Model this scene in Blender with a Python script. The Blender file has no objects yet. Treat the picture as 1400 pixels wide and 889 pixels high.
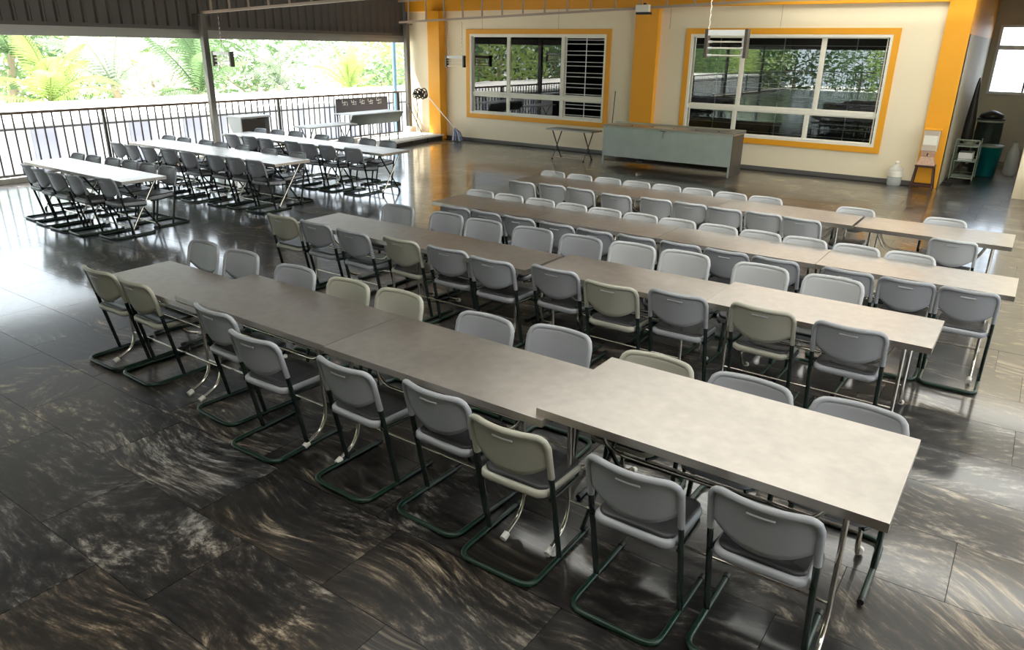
import bpy, bmesh, math, random
from mathutils import Vector, Matrix
random.seed(7)
S = bpy.context.scene
C = S.collection
R = math.radians

# ---------------------------------------------------------------- camera
CAM_H = 2.515
yaw, pitch, roll, fpx = R(34.90020495), R(20.74185388), R(-0.82864122), 1002.7166
fwd = Vector((-math.sin(yaw)*math.cos(pitch), math.cos(yaw)*math.cos(pitch), -math.sin(pitch)))
rgt = Vector((math.cos(yaw), math.sin(yaw), 0))
dwn = fwd.cross(rgt)
r2 = math.cos(roll)*rgt + math.sin(roll)*dwn
d2 = -math.sin(roll)*rgt + math.cos(roll)*dwn
cam = bpy.data.cameras.new('camera')
cam.sensor_fit = 'HORIZONTAL'; cam.sensor_width = 36.0; cam.lens = 36.0*fpx/1400.0
cam.clip_end = 300
camo = bpy.data.objects.new('camera', cam); C.objects.link(camo)
up = -d2; bk = -fwd
camo.matrix_world = Matrix(((r2.x, up.x, bk.x, 0), (r2.y, up.y, bk.y, 0), (r2.z, up.z, bk.z, CAM_H), (0, 0, 0, 1)))
S.camera = camo

# ---------------------------------------------------------------- world, sun, exposure
W = bpy.data.worlds.new('sky'); S.world = W; W.use_nodes = True
bg = W.node_tree.nodes['Background']
bg.inputs[0].default_value = (0.82, 0.92, 1.0, 1); bg.inputs[1].default_value = 1.4
sun = bpy.data.lights.new('sun', 'SUN'); sun.energy = 7.0; sun.angle = R(0.6); sun.color = (1.0, 0.95, 0.86)
so = bpy.data.objects.new('sun', sun); C.objects.link(so)
so.rotation_euler = Vector((0.5, 0.26, -0.9)).to_track_quat('-Z', 'Y').to_euler()
S.view_settings.view_transform = 'Standard'; S.view_settings.look = 'None'
S.view_settings.gamma = 1.0; S.view_settings.use_curve_mapping = False
S.view_settings.exposure = 1.6

# ---------------------------------------------------------------- materials
def new_mat(name):
    m = bpy.data.materials.new(name); m.use_nodes = True
    return m, m.node_tree, m.node_tree.nodes['Principled BSDF']
def nd(t, kind, **kw):
    n = t.nodes.new(kind)
    for k, v in kw.items(): setattr(n, k, v)
    return n
def mat(name, col, rough=0.5, metal=0.0, noise=0.0, scale=8.0, bump=0.0, spec=0.5, rvar=0.0):
    m, t, b = new_mat(name)
    b.inputs['Roughness'].default_value = rough; b.inputs['Metallic'].default_value = metal
    b.inputs['Specular IOR Level'].default_value = spec
    b.inputs['Base Color'].default_value = (*col, 1)
    if noise or bump or rvar:
        tc = nd(t, 'ShaderNodeTexCoord')
        n = nd(t, 'ShaderNodeTexNoise'); n.inputs['Scale'].default_value = scale; n.inputs['Detail'].default_value = 5
        t.links.new(tc.outputs['Object'], n.inputs['Vector'])
        if noise:
            mx = nd(t, 'ShaderNodeMix', data_type='RGBA')
            mx.inputs[6].default_value = (*[c*(1-noise) for c in col], 1)
            mx.inputs[7].default_value = (*[min(1, c*(1+noise)) for c in col], 1)
            t.links.new(n.outputs['Fac'], mx.inputs[0]); t.links.new(mx.outputs[2], b.inputs['Base Color'])
        if rvar:
            mr = nd(t, 'ShaderNodeMapRange')
            mr.inputs[1].default_value = 0.3; mr.inputs[2].default_value = 0.7
            mr.inputs[3].default_value = max(0, rough-rvar); mr.inputs[4].default_value = rough+rvar
            t.links.new(n.outputs['Fac'], mr.inputs[0]); t.links.new(mr.outputs[0], b.inputs['Roughness'])
        if bump:
            bp = nd(t, 'ShaderNodeBump'); bp.inputs['Strength'].default_value = bump; bp.inputs['Distance'].default_value = 0.01
            t.links.new(n.outputs['Fac'], bp.inputs['Height']); t.links.new(bp.outputs[0], b.inputs['Normal'])
    return m

def steel_top(name, col, rough):
    m, t, b = new_mat(name)
    b.inputs['Metallic'].default_value = 0.92
    g = nd(t, 'ShaderNodeNewGeometry'); oi = nd(t, 'ShaderNodeObjectInfo')
    off = nd(t, 'ShaderNodeVectorMath', operation='SCALE'); off.inputs[3].default_value = 17.0
    cb = nd(t, 'ShaderNodeCombineXYZ')
    for i in (0, 1, 2): t.links.new(oi.outputs['Random'], cb.inputs[i])
    t.links.new(cb.outputs[0], off.inputs[0])
    ad = nd(t, 'ShaderNodeVectorMath', operation='ADD')
    t.links.new(g.outputs['Position'], ad.inputs[0]); t.links.new(off.outputs[0], ad.inputs[1])
    n1 = nd(t, 'ShaderNodeTexNoise'); n1.inputs['Scale'].default_value = 1.6; n1.inputs['Detail'].default_value = 3
    t.links.new(ad.outputs[0], n1.inputs['Vector'])
    mp = nd(t, 'ShaderNodeMapping'); mp.inputs['Scale'].default_value = (3, 60, 3)
    t.links.new(ad.outputs[0], mp.inputs[0])
    n2 = nd(t, 'ShaderNodeTexNoise'); n2.inputs['Scale'].default_value = 3.0; n2.inputs['Detail'].default_value = 6
    t.links.new(mp.outputs[0], n2.inputs['Vector'])
    n3 = nd(t, 'ShaderNodeTexNoise'); n3.inputs['Scale'].default_value = 14; n3.inputs['Detail'].default_value = 8
    t.links.new(ad.outputs[0], n3.inputs['Vector'])
    rp = nd(t, 'ShaderNodeMapRange'); rp.inputs[1].default_value = 0.3; rp.inputs[2].default_value = 0.7
    rp.inputs[3].default_value = rough-0.05; rp.inputs[4].default_value = rough+0.05
    t.links.new(n1.outputs['Fac'], rp.inputs[0]); t.links.new(rp.outputs[0], b.inputs['Roughness'])
    sm = nd(t, 'ShaderNodeMath', operation='ADD'); t.links.new(n3.outputs['Fac'], sm.inputs[0]); t.links.new(n1.outputs['Fac'], sm.inputs[1])
    mr = nd(t, 'ShaderNodeMapRange'); mr.inputs[1].default_value = 0.7; mr.inputs[2].default_value = 1.3
    t.links.new(sm.outputs[0], mr.inputs[0])
    mx = nd(t, 'ShaderNodeMix', data_type='RGBA')
    mx.inputs[6].default_value = (*[c*0.86 for c in col], 1); mx.inputs[7].default_value = (*[min(1, c*1.06) for c in col], 1)
    t.links.new(mr.outputs[0], mx.inputs[0]); t.links.new(mx.outputs[2], b.inputs['Base Color'])
    bp = nd(t, 'ShaderNodeBump'); bp.inputs['Strength'].default_value = 0.012; bp.inputs['Distance'].default_value = 0.002
    t.links.new(n2.outputs['Fac'], bp.inputs['Height']); t.links.new(bp.outputs[0], b.inputs['Normal'])
    return m

def granite():
    m, t, b = new_mat('polished_granite')
    g = nd(t, 'ShaderNodeNewGeometry'); oi = nd(t, 'ShaderNodeObjectInfo')
    cb = nd(t, 'ShaderNodeCombineXYZ')
    mu = nd(t, 'ShaderNodeMath', operation='MULTIPLY'); mu.inputs[1].default_value = 3.1
    t.links.new(oi.outputs['Random'], mu.inputs[0])
    t.links.new(oi.outputs['Random'], cb.inputs[0]); t.links.new(mu.outputs[0], cb.inputs[1]); t.links.new(oi.outputs['Random'], cb.inputs[2])
    ad = nd(t, 'ShaderNodeVectorMath', operation='ADD')
    t.links.new(g.outputs['Position'], ad.inputs[0]); t.links.new(cb.outputs[0], ad.inputs[1])
    # large swirls bend the grain
    sw = nd(t, 'ShaderNodeTexNoise'); sw.inputs['Scale'].default_value = 0.6; sw.inputs['Detail'].default_value = 1
    t.links.new(ad.outputs[0], sw.inputs['Vector'])
    sc = nd(t, 'ShaderNodeVectorMath', operation='SCALE'); sc.inputs[3].default_value = 1.5
    t.links.new(sw.outputs['Color'], sc.inputs[0])
    a2 = nd(t, 'ShaderNodeVectorMath', operation='ADD'); t.links.new(ad.outputs[0], a2.inputs[0]); t.links.new(sc.outputs[0], a2.inputs[1])
    mp = nd(t, 'ShaderNodeMapping'); mp.inputs['Scale'].default_value = (2.2, 8.0, 1); mp.inputs['Rotation'].default_value = (0, 0, R(-6))
    t.links.new(a2.outputs[0], mp.inputs[0])
    n1 = nd(t, 'ShaderNodeTexNoise'); n1.inputs['Scale'].default_value = 2.3; n1.inputs['Detail'].default_value = 12; n1.inputs['Roughness'].default_value = 0.74
    n1.inputs['Distortion'].default_value = 0.12
    t.links.new(mp.outputs[0], n1.inputs['Vector'])
    cr = nd(t, 'ShaderNodeValToRGB'); e = cr.color_ramp.elements
    e[0].position = 0.40; e[0].color = (0.006, 0.006, 0.007, 1)
    e[1].position = 0.74; e[1].color = (0.42, 0.42, 0.39, 1)
    x = e.new(0.50); x.color = (0.016, 0.016, 0.016, 1)
    x = e.new(0.57); x.color = (0.046, 0.044, 0.040, 1)
    x = e.new(0.63); x.color = (0.15, 0.145, 0.13, 1)
    n2 = nd(t, 'ShaderNodeTexNoise'); n2.inputs['Scale'].default_value = 0.35; n2.inputs['Detail'].default_value = 3
    t.links.new(ad.outputs[0], n2.inputs['Vector'])
    c2 = nd(t, 'ShaderNodeValToRGB'); f = c2.color_ramp.elements
    f[0].position = 0.38; f[0].color = (0.85, 0.86, 0.92, 1); f[1].position = 0.62; f[1].color = (1.25, 0.98, 0.72, 1)
    t.links.new(n2.outputs['Fac'], c2.inputs[0])
    n5 = nd(t, 'ShaderNodeTexNoise'); n5.inputs['Scale'].default_value = 1.1; n5.inputs['Detail'].default_value = 5; n5.inputs['Distortion'].default_value = 1.0
    t.links.new(ad.outputs[0], n5.inputs['Vector'])
    m5 = nd(t, 'ShaderNodeMapRange'); m5.inputs[1].default_value = 0.35; m5.inputs[2].default_value = 0.65; m5.inputs[3].default_value = -0.05; m5.inputs[4].default_value = 0.085
    t.links.new(n5.outputs['Fac'], m5.inputs[0])
    a5 = nd(t, 'ShaderNodeMath', operation='ADD'); t.links.new(n1.outputs['Fac'], a5.inputs[0]); t.links.new(m5.outputs[0], a5.inputs[1]); t.links.new(a5.outputs[0], cr.inputs[0])
    mx = nd(t, 'ShaderNodeMix', data_type='RGBA', blend_type='MULTIPLY'); mx.inputs[0].default_value = 1
    t.links.new(cr.outputs[0], mx.inputs[6]); t.links.new(c2.outputs[0], mx.inputs[7])
    t.links.new(mx.outputs[2], b.inputs['Base Color'])
    mr = nd(t, 'ShaderNodeMapRange'); mr.inputs[1].default_value = 0.35; mr.inputs[2].default_value = 0.7
    mr.inputs[3].default_value = 0.30; mr.inputs[4].default_value = 0.44
    t.links.new(n1.outputs['Fac'], mr.inputs[0]); t.links.new(mr.outputs[0], b.inputs['Roughness'])
    b.inputs['Specular IOR Level'].default_value = 0.5
    b.inputs['Coat Weight'].default_value = 0.9; b.inputs['Coat Roughness'].default_value = 0.11; b.inputs['Coat IOR'].default_value = 1.52
    bp = nd(t, 'ShaderNodeBump'); bp.inputs['Strength'].default_value = 0.02; bp.inputs['Distance'].default_value = 0.002
    t.links.new(n1.outputs['Fac'], bp.inputs['Height']); t.links.new(bp.outputs[0], b.inputs['Normal'])
    return m

def leaf_mat(name, col, tr=0.5):
    m = bpy.data.materials.new(name); m.use_nodes = True; t = m.node_tree; t.nodes.clear()
    o = nd(t, 'ShaderNodeOutputMaterial'); d = nd(t, 'ShaderNodeBsdfDiffuse'); l = nd(t, 'ShaderNodeBsdfTranslucent')
    g = nd(t, 'ShaderNodeNewGeometry'); n = nd(t, 'ShaderNodeTexNoise'); n.inputs['Scale'].default_value = 1.3; n.inputs['Detail'].default_value = 4
    t.links.new(g.outputs['Position'], n.inputs['Vector'])
    x = nd(t, 'ShaderNodeMix', data_type='RGBA')
    x.inputs[6].default_value = (*[c*0.55 for c in col], 1); x.inputs[7].default_value = (*[min(1, c*1.5) for c in col], 1)
    t.links.new(n.outputs['Fac'], x.inputs[0])
    t.links.new(x.outputs[2], d.inputs[0]); t.links.new(x.outputs[2], l.inputs[0])
    s = nd(t, 'ShaderNodeMixShader'); s.inputs[0].default_value = tr
    t.links.new(d.outputs[0], s.inputs[1]); t.links.new(l.outputs[0], s.inputs[2]); t.links.new(s.outputs[0], o.inputs[0])
    return m

def glass_mat(name, tint=(0.75, 0.8, 0.78), ior=2.1):
    m = bpy.data.materials.new(name); m.use_nodes = True; t = m.node_tree; t.nodes.clear()
    o = nd(t, 'ShaderNodeOutputMaterial'); tr = nd(t, 'ShaderNodeBsdfTransparent'); gl = nd(t, 'ShaderNodeBsdfGlossy')
    gl.inputs['Roughness'].default_value = 0.01; tr.inputs[0].default_value = (*tint, 1)
    fr = nd(t, 'ShaderNodeFresnel'); fr.inputs[0].default_value = ior
    s = nd(t, 'ShaderNodeMixShader'); t.links.new(fr.outputs[0], s.inputs[0])
    t.links.new(tr.outputs[0], s.inputs[1]); t.links.new(gl.outputs[0], s.inputs[2]); t.links.new(s.outputs[0], o.inputs[0])
    return m

def milky(name, col):
    m = bpy.data.materials.new(name); m.use_nodes = True; t = m.node_tree; t.nodes.clear()
    o = nd(t, 'ShaderNodeOutputMaterial'); tr = nd(t, 'ShaderNodeBsdfTransparent'); p = nd(t, 'ShaderNodeBsdfPrincipled')
    p.inputs['Base Color'].default_value = (*col, 1); p.inputs['Roughness'].default_value = 0.15
    s = nd(t, 'ShaderNodeMixShader'); s.inputs[0].default_value = 0.42
    t.links.new(tr.outputs[0], s.inputs[1]); t.links.new(p.outputs[0], s.inputs[2]); t.links.new(s.outputs[0], o.inputs[0]); return m

M = dict(
    granite=granite(),
    grout=mat('dark_grout', (0.01, 0.01, 0.01), 0.8),
    steel=steel_top('worn_steel_sheet', (0.56, 0.52, 0.475), 0.335),
    edge=mat('steel_edge', (0.50, 0.46, 0.41), 0.32, 0.9, noise=0.15, scale=6),
    galv=mat('galvanised_sheet', (0.50, 0.54, 0.50), 0.38, 0.75, noise=0.22, scale=3, rvar=0.1),
    darkmetal=mat('dark_steel', (0.10, 0.09, 0.08), 0.4, 0.6, noise=0.2),
    chrome=mat('chrome_tube', (0.75, 0.70, 0.62), 0.18, 1.0),
    green=mat('dark_green_enamel', (0.005, 0.014, 0.011), 0.25, 0.0, noise=0.2, scale=5),
    greenrail=mat('green_enamel_rail', (0.005, 0.026, 0.015), 0.3, 0.0, noise=0.3, scale=9),
    plastic=mat('grey_plastic', (0.33, 0.34, 0.365), 0.36, 0, noise=0.05, scale=4),
    plastic_w=mat('beige_grey_plastic', (0.39, 0.38, 0.315), 0.38, 0, noise=0.05, scale=4),
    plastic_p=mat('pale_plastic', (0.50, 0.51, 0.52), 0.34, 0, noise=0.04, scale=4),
    pad=mat('dark_seat_pad', (0.040, 0.040, 0.044), 0.42, 0, noise=0.12, scale=9),
    white=mat('white_rubber', (0.75, 0.73, 0.68), 0.5),
    black=mat('black_rubber', (0.01, 0.01, 0.01), 0.5),
    cream=mat('cream_wall_paint', (0.86, 0.75, 0.53), 0.55, 0, noise=0.04, scale=1.2),
    orange=mat('orange_wall_paint', (0.84, 0.37, 0.015), 0.5, 0, noise=0.06, scale=1.5),
    alu=mat('cream_aluminium', (0.84, 0.80, 0.68), 0.35, 0.0),
    grey=mat('grey_skirting', (0.12, 0.11, 0.10), 0.3),
    glass=glass_mat('window_glass'),
    clear=milky('milky_bottle', (0.75, 0.78, 0.74)),
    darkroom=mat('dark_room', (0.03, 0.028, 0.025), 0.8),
    clad=mat('brown_grey_cladding', (0.115, 0.105, 0.095), 0.55, 0.2, noise=0.15, scale=2),
    roof=mat('roof_sheet', (0.20, 0.165, 0.13), 0.5, 0.0, noise=0.1),
    gutter=mat('grey_gutter', (0.34, 0.34, 0.31), 0.4, 0.3),
    truss=mat('tan_truss_paint', (0.42, 0.33, 0.25), 0.5),
    post=mat('grey_post_paint', (0.12, 0.115, 0.10), 0.4, 0.2),
    rail=mat('rail_paint', (0.045, 0.042, 0.04), 0.4, 0.3),
    toprail=mat('brown_top_rail', (0.16, 0.11, 0.08), 0.4, 0.2),
    concrete=mat('pale_concrete', (0.78, 0.76, 0.70), 0.8, 0, noise=0.08, scale=1.0),
    lav=mat('lavender_grey_panel', (0.35, 0.36, 0.44), 0.6, 0, noise=0.15, scale=2),
    whitep=mat('white_paint', (0.82, 0.83, 0.82), 0.5, 0, noise=0.04),
    blue=mat('blue_downpipe', (0.22, 0.42, 0.62), 0.5),
    board=mat('slate_board', (0.09, 0.09, 0.11), 0.5),
    teal=mat('teal_plastic', (0.0, 0.16, 0.17), 0.35),
    blackbag=mat('black_plastic_bag', (0.012, 0.012, 0.012), 0.3, 0, bump=0.6, scale=14),
    darkgreen=mat('dark_green_crate', (0.015, 0.03, 0.022), 0.5),
    wood=mat('dark_brown_wood', (0.05, 0.018, 0.010), 0.4, 0, noise=0.3, scale=12),
    stone=mat('pinkish_marble', (0.48, 0.30, 0.20), 0.35, 0, noise=0.45, scale=30),
    palegreen=mat('pale_green_frame', (0.30, 0.36, 0.30), 0.4, 0.3),
    trunk=mat('palm_trunk', (0.33, 0.27, 0.19), 0.9, 0, noise=0.4, scale=6, bump=0.5),
    leaf_y=leaf_mat('yellow_green_leaf', (0.34, 0.43, 0.15), 0.5),
    leaf_g=leaf_mat('green_leaf', (0.15, 0.23, 0.11), 0.4),
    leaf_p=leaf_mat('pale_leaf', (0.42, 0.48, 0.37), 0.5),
    leaf_d=leaf_mat('dark_leaf', (0.08, 0.13, 0.06), 0.35),
    red=mat('red_purple_cloth', (0.35, 0.08, 0.16), 0.8),
    corr=mat('corridor_wall_paint', (0.62, 0.58, 0.46), 0.6, 0, noise=0.05, scale=1),
    blowpane=glass_mat('corridor_glass', (0.95, 0.97, 1.0), 1.3),
    added_skylight=None,
)
def added_skylight_mat():
    m = bpy.data.materials.new('added_translucent_sheet'); m.use_nodes = True; t = m.node_tree; t.nodes.clear()
    o = nd(t, 'ShaderNodeOutputMaterial'); a = nd(t, 'ShaderNodeBsdfTranslucent'); a.inputs[0].default_value = (0.62, 0.61, 0.575, 1)
    t.links.new(a.outputs[0], o.inputs[0]); return m
M['added_skylight'] = added_skylight_mat()  # for the unseen roof bays added to let light onto the tables

# ---------------------------------------------------------------- mesh helpers
class MB:
    def __init__(s): s.v = []; s.f = []; s.sm = []
    def add(s, vs, fs, smooth=False):
        o = len(s.v); s.v += [tuple(v) for v in vs]
        for f in fs: s.f.append(tuple(i+o for i in f)); s.sm.append(smooth)
    def box(s, x0, x1, y0, y1, z0, z1):
        s.add([(x0,y0,z0),(x1,y0,z0),(x1,y1,z0),(x0,y1,z0),(x0,y0,z1),(x1,y0,z1),(x1,y1,z1),(x0,y1,z1)],
              [(0,3,2,1),(4,5,6,7),(0,1,5,4),(1,2,6,5),(2,3,7,6),(3,0,4,7)])
    def tube(s, pts, r, n=8, closed=False, r1=None):
        pts = [Vector(p) for p in pts]; m = len(pts); rings = []
        pu = None
        for i, p in enumerate(pts):
            if closed: d = (pts[(i+1) % m]-pts[i-1]).normalized()
            elif i == 0: d = (pts[1]-p).normalized()
            elif i == m-1: d = (p-pts[-2]).normalized()
            else: d = ((pts[i+1]-p).normalized()+(p-pts[i-1]).normalized()).normalized()
            if pu is None:
                u = d.orthogonal().normalized() if abs(d.z) > 0.9 else d.cross(Vector((0,0,1))).normalized()
            else: u = (pu-d*pu.dot(d)).normalized()
            pu = u; w = d.cross(u)
            rr = r if r1 is None else r+(r1-r)*i/(m-1)
            rings.append([p+rr*(math.cos(2*math.pi*k/n)*u+math.sin(2*math.pi*k/n)*w) for k in range(n)])
        vs = [v for g in rings for v in g]; fs = []
        for i in range(m if closed else m-1):
            j = (i+1) % m
            for k in range(n): k2 = (k+1) % n; fs.append((i*n+k, i*n+k2, j*n+k2, j*n+k))
        s.add(vs, fs, True)
        if not closed:
            s.add(rings[0], [tuple(range(n))[::-1]]); s.add(rings[-1], [tuple(range(n))])
    def lathe(s, prof, cx, cy, n=20):
        vs = []; m = len(prof)
        for (r, z) in prof:
            for k in range(n): a = 2*math.pi*k/n; vs.append((cx+r*math.cos(a), cy+r*math.sin(a), z))
        fs = [(i*n+k, i*n+(k+1) % n, (i+1)*n+(k+1) % n, (i+1)*n+k) for i in range(m-1) for k in range(n)]
        s.add(vs, fs, True)
        s.add(vs[:n], [tuple(range(n))[::-1]]); s.add(vs[-n:], [tuple(range(n))])
    def prism(s, poly, z0, z1):
        n = len(poly)
        s.add([(x,y,z0) for x,y in poly]+[(x,y,z1) for x,y in poly],
              [tuple(range(n))[::-1], tuple(range(n, 2*n))]+[(i,(i+1)%n,n+(i+1)%n,n+i) for i in range(n)])
    def mesh(s, name, m):
        me = bpy.data.meshes.new(name); me.from_pydata(s.v, [], s.f); me.materials.append(m)
        me.polygons.foreach_set('use_smooth', s.sm); me.update(); return me
    def build(s, name, m, parent=None, bevel=0):
        me = s.mesh(name, m)
        if bevel:
            b = bmesh.new(); b.from_mesh(me); bmesh.ops.bevel(b, geom=b.edges[:], offset=bevel, segments=2, affect='EDGES', profile=0.5); b.to_mesh(me); b.free()
        o = bpy.data.objects.new(name, me); C.objects.link(o)
        if parent: o.parent = parent
        return o

def fillet(pts, rad, seg=4):
    pts = [Vector(p) for p in pts]; out = [pts[0]]
    for a, b, c in zip(pts, pts[1:], pts[2:]):
        d1 = (a-b); d2_ = (c-b); r = min(rad, d1.length*0.49, d2_.length*0.49)
        p = b+d1.normalized()*r; q = b+d2_.normalized()*r
        for i in range(seg+1):
            t = i/seg; out.append((1-t)**2*p+2*t*(1-t)*b+t*t*q)
    out.append(pts[-1]); return out

def tag(o, label=None, cat=None, group=None, kind=None):
    if label: o['label'] = label
    if cat: o['category'] = cat
    if group: o['group'] = group
    if kind: o['kind'] = kind
    return o
def thing(name, label, cat, loc=(0,0,0), rz=0, group=None):
    o = bpy.data.objects.new(name, None); C.objects.link(o); o.location = loc; o.rotation_euler = (0,0,rz)
    o.empty_display_size = 0.1
    return tag(o, label, cat, group)
def copy_tree(o, parent=None):
    c = o.copy(); C.objects.link(c)
    if parent: c.parent = parent
    for ch in KIDS.get(o.name, []): copy_tree(ch, c)
    return c
KIDS = {}
def note(root):
    for o in list(C.objects):
        if o.parent: KIDS.setdefault(o.parent.name, [])
    for k in KIDS: KIDS[k] = []
    for o in list(C.objects):
        if o.parent: KIDS[o.parent.name].append(o)
ORD = ['first','second','third','fourth','fifth','sixth','seventh','eighth','ninth','tenth','eleventh','twelfth']

# ---------------------------------------------------------------- floor
YW = 16.9     # back wall plane
XL = -15.5    # left open side
TX, TY = 1.05, 0.57
slab = MB(); slab.box(-16.0, 5.2, -22.2, 17.0, -0.35, -0.016); slab.box(-2.0, 5.2, 17.0, 22.7, -0.35, -0.016)
floor = tag(slab.build('floor', M['grout']), kind='structure')
tm = MB(); g_ = 0.0016
tm.box(g_, TX-g_, g_, TY-g_, -0.015, 0.0)
tile_me = tm.mesh('floor_tile', M['granite'])
cells = []
rows_n = int(45/TY)
for j in range(rows_n):
    y = -22.2+0.05+j*TY+0.093
    offx = random.choice([0, 0.35, 0.7]) if j % 2 else random.choice([0.1, 0.5])
    if abs(y-2.5) < 0.3: offx = 0.3
    x = -16.0-offx
    while x < 5.2:
        cells.append((x, y)); x += TX
def inside(x, y): return y+TY < 17.0 or (x > -1.9 and y+TY < 22.6)
def vis(x, y):
    d = Vector((x+TX/2, y+TY/2, -CAM_H)); zz = d.dot(fwd)
    if zz < 0.4: return None
    u = d.dot(r2)/zz*fpx; v = d.dot(d2)/zz*fpx
    return zz if abs(u) < 900 and abs(v) < 620 else None
cand = [(vis(x, y), x, y) for x, y in cells if inside(x, y)]
near = sorted([c for c in cand if c[0]])[:290]; ns = set((x, y) for _, x, y in near)
rest = MB()
for _, x, y in cand:
    x1 = min(x+TX, 5.2); x0 = max(x, -16.0)
    if (x, y) in ns and x0 == x and x1 == x+TX:
        o = bpy.data.objects.new('floor_tile', tile_me); C.objects.link(o); o.parent = floor
        o.location = (x, y, random.uniform(-0.0004, 0.0004))
    else:
        rest.box(x0+g_, x1-g_, y+g_, y+TY-g_, -0.015, 0.0)
tag(rest.build('distant_floor_tiles', M['granite'], floor), kind='stuff')

# ---------------------------------------------------------------- back wall with two window openings
W1 = (-13.32, -9.10, 0.77, 2.84); W2 = (-6.95, -2.78, 0.69, 2.85)
PX = (-14.62, -14.20); PX2 = (-8.30, -7.72); PX3 = (-1.93, -1.50)
RZ = 4.35
wb = MB(); T = 0.2
def wallpiece(x0, x1, z0, z1): wb.box(x0, x1, YW, YW+T, z0, z1)
wallpiece(-15.6, W1[0], 0, RZ); wallpiece(W1[1], W2[0], 0, RZ); wallpiece(W2[1], -1.5, 0, RZ)
for w in (W1, W2): wallpiece(w[0], w[1], 0, w[2]); wallpiece(w[0], w[1], w[3], RZ)
tag(wb.build('wall_back', M['cream']), kind='structure')
def strip(name, x0, x1, y0, y1, z0, z1, m, bevel=0.004):
    b = MB(); b.box(x0, x1, y0, y1, z0, z1); return tag(b.build(name, m, bevel=bevel), kind='structure')
strip('trim_1', PX[0], PX[1], YW-0.28, YW, 0.0, 3.42, M['orange'])
strip('trim_2', PX2[0], PX2[1], YW-0.16, YW, 0.0, 3.42, M['orange'])
strip('trim_3', PX3[0], PX3[1], YW-0.06, YW, 0.0, RZ, M['orange'])
strip('trim_4', -15.6, -1.93, YW-0.10, YW, 3.42, RZ, M['orange'])
strip('baseboard_back', -14.2, -1.93, YW-0.02, YW, 0.0, 0.09, M['grey'], 0.002)
bj = MB()
for x in (-12.9, -10.5, -7.5, -5.0): bj.box(x-0.002, x+0.002, YW-0.003, YW, W1[3]+0.12, 3.42)
tag(bj.build('trim_5', M['grey']), kind='structure')
# dark room behind the windows
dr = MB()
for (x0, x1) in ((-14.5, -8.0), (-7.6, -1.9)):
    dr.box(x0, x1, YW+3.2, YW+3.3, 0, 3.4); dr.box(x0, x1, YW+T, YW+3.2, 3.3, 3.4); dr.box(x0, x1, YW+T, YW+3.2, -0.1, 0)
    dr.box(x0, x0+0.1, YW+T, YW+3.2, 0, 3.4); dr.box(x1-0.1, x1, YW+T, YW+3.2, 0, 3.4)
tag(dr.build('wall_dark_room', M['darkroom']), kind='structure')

def ring(mb, x0, x1, z0, z1, w, y0, y1):
    mb.box(x0, x1, y0, y1, z1-w, z1); mb.box(x0, x1, y0, y1, z0, z0+w)
    mb.box(x0, x0+w, y0, y1, z0+w, z1-w); mb.box(x1-w, x1, y0, y1, z0+w, z1-w)
def window(idx, w, mull_up, mull_lo, zt, openpanel):
    x0, x1, z0, z1 = w
    root = bpy.data.objects.new('window_%d' % idx, None); C.objects.link(root); root.location = ((x0+x1)/2, YW, z0); tag(root, kind='structure')
    ox, oz = (x0+x1)/2, z0
    def P(mb, name, m, **k):
        mb.v = [(a-ox, b-YW, c-oz) for a, b, c in mb.v]; return mb.build(name, m, root, **k)
    a = MB(); ring(a, x0-0.12, x1+0.12, z0-0.12, z1+0.12, 0.12, YW-0.035, YW); P(a, 'orange_surround', M['orange'])
    a = MB(); ring(a, x0, x1, z0, z1, 0.055, YW-0.03, YW+0.10); P(a, 'window_frame', M['alu'])
    a = MB(); a.box(x0, x1, YW+0.02, YW+0.09, zt-0.045, zt+0.045); P(a, 'transom', M['alu'])
    for mx in mull_up: a = MB(); a.box(mx-0.03, mx+0.03, YW+0.02, YW+0.09, zt+0.045, z1-0.05); P(a, 'mullion', M['alu'])
    for mx in mull_lo: a = MB(); a.box(mx-0.03, mx+0.03, YW+0.02, YW+0.09, z0+0.05, zt-0.045); P(a, 'mullion', M['alu'])
    for ml, (za, zb) in ((mull_up, (zt+0.045, z1-0.055)), (mull_lo, (z0+0.055, zt-0.045))):
        xs = [x0+0.055]+list(ml)+[x1-0.055]
        for i in range(len(xs)-1):
            xa, xb = xs[i]+0.03, xs[i+1]-0.03
            if openpanel and i == len(xs)-2: 
                a = MB(); ring(a, xa, xb, za, zb, 0.035, YW+0.10, YW+0.13); P(a, 'sash_frame', M['alu']); continue
            a = MB(); a.box(xa, xb, YW+0.045, YW+0.053, za, zb); P(a, 'pane', M['glass'])
            a = MB(); ring(a, xa, xb, za, zb, 0.022, YW+0.03, YW+0.07); P(a, 'sash_frame', M['alu'])
    z = z0+0.12; k = 0
    while z < z1-0.08:
        a = MB(); a.box(x0+0.05, x1-0.05, YW+0.155, YW+0.165, z-0.007, z+0.007); P(a, 'grille_bar', M['whitep'])
        z += 0.095 if k % 2 else 0.165
        k += 1
    xs = [x0+0.055]+list(mull_up)+[x1-0.055]
    for i in range(len(xs)-1):
        c = (xs[i]+xs[i+1])/2; a = MB(); a.box(c-0.01, c+0.01, YW+0.165, YW+0.175, z0+0.05, z1-0.05); P(a, 'grille_upright', M['whitep'])
    return root
window(1, W1, (-12.05, -10.36), (-12.05, -10.36), 1.30, True)
window(2, W2, (-5.74, -4.07), (-5.78, -4.2), 1.31, False)

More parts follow.
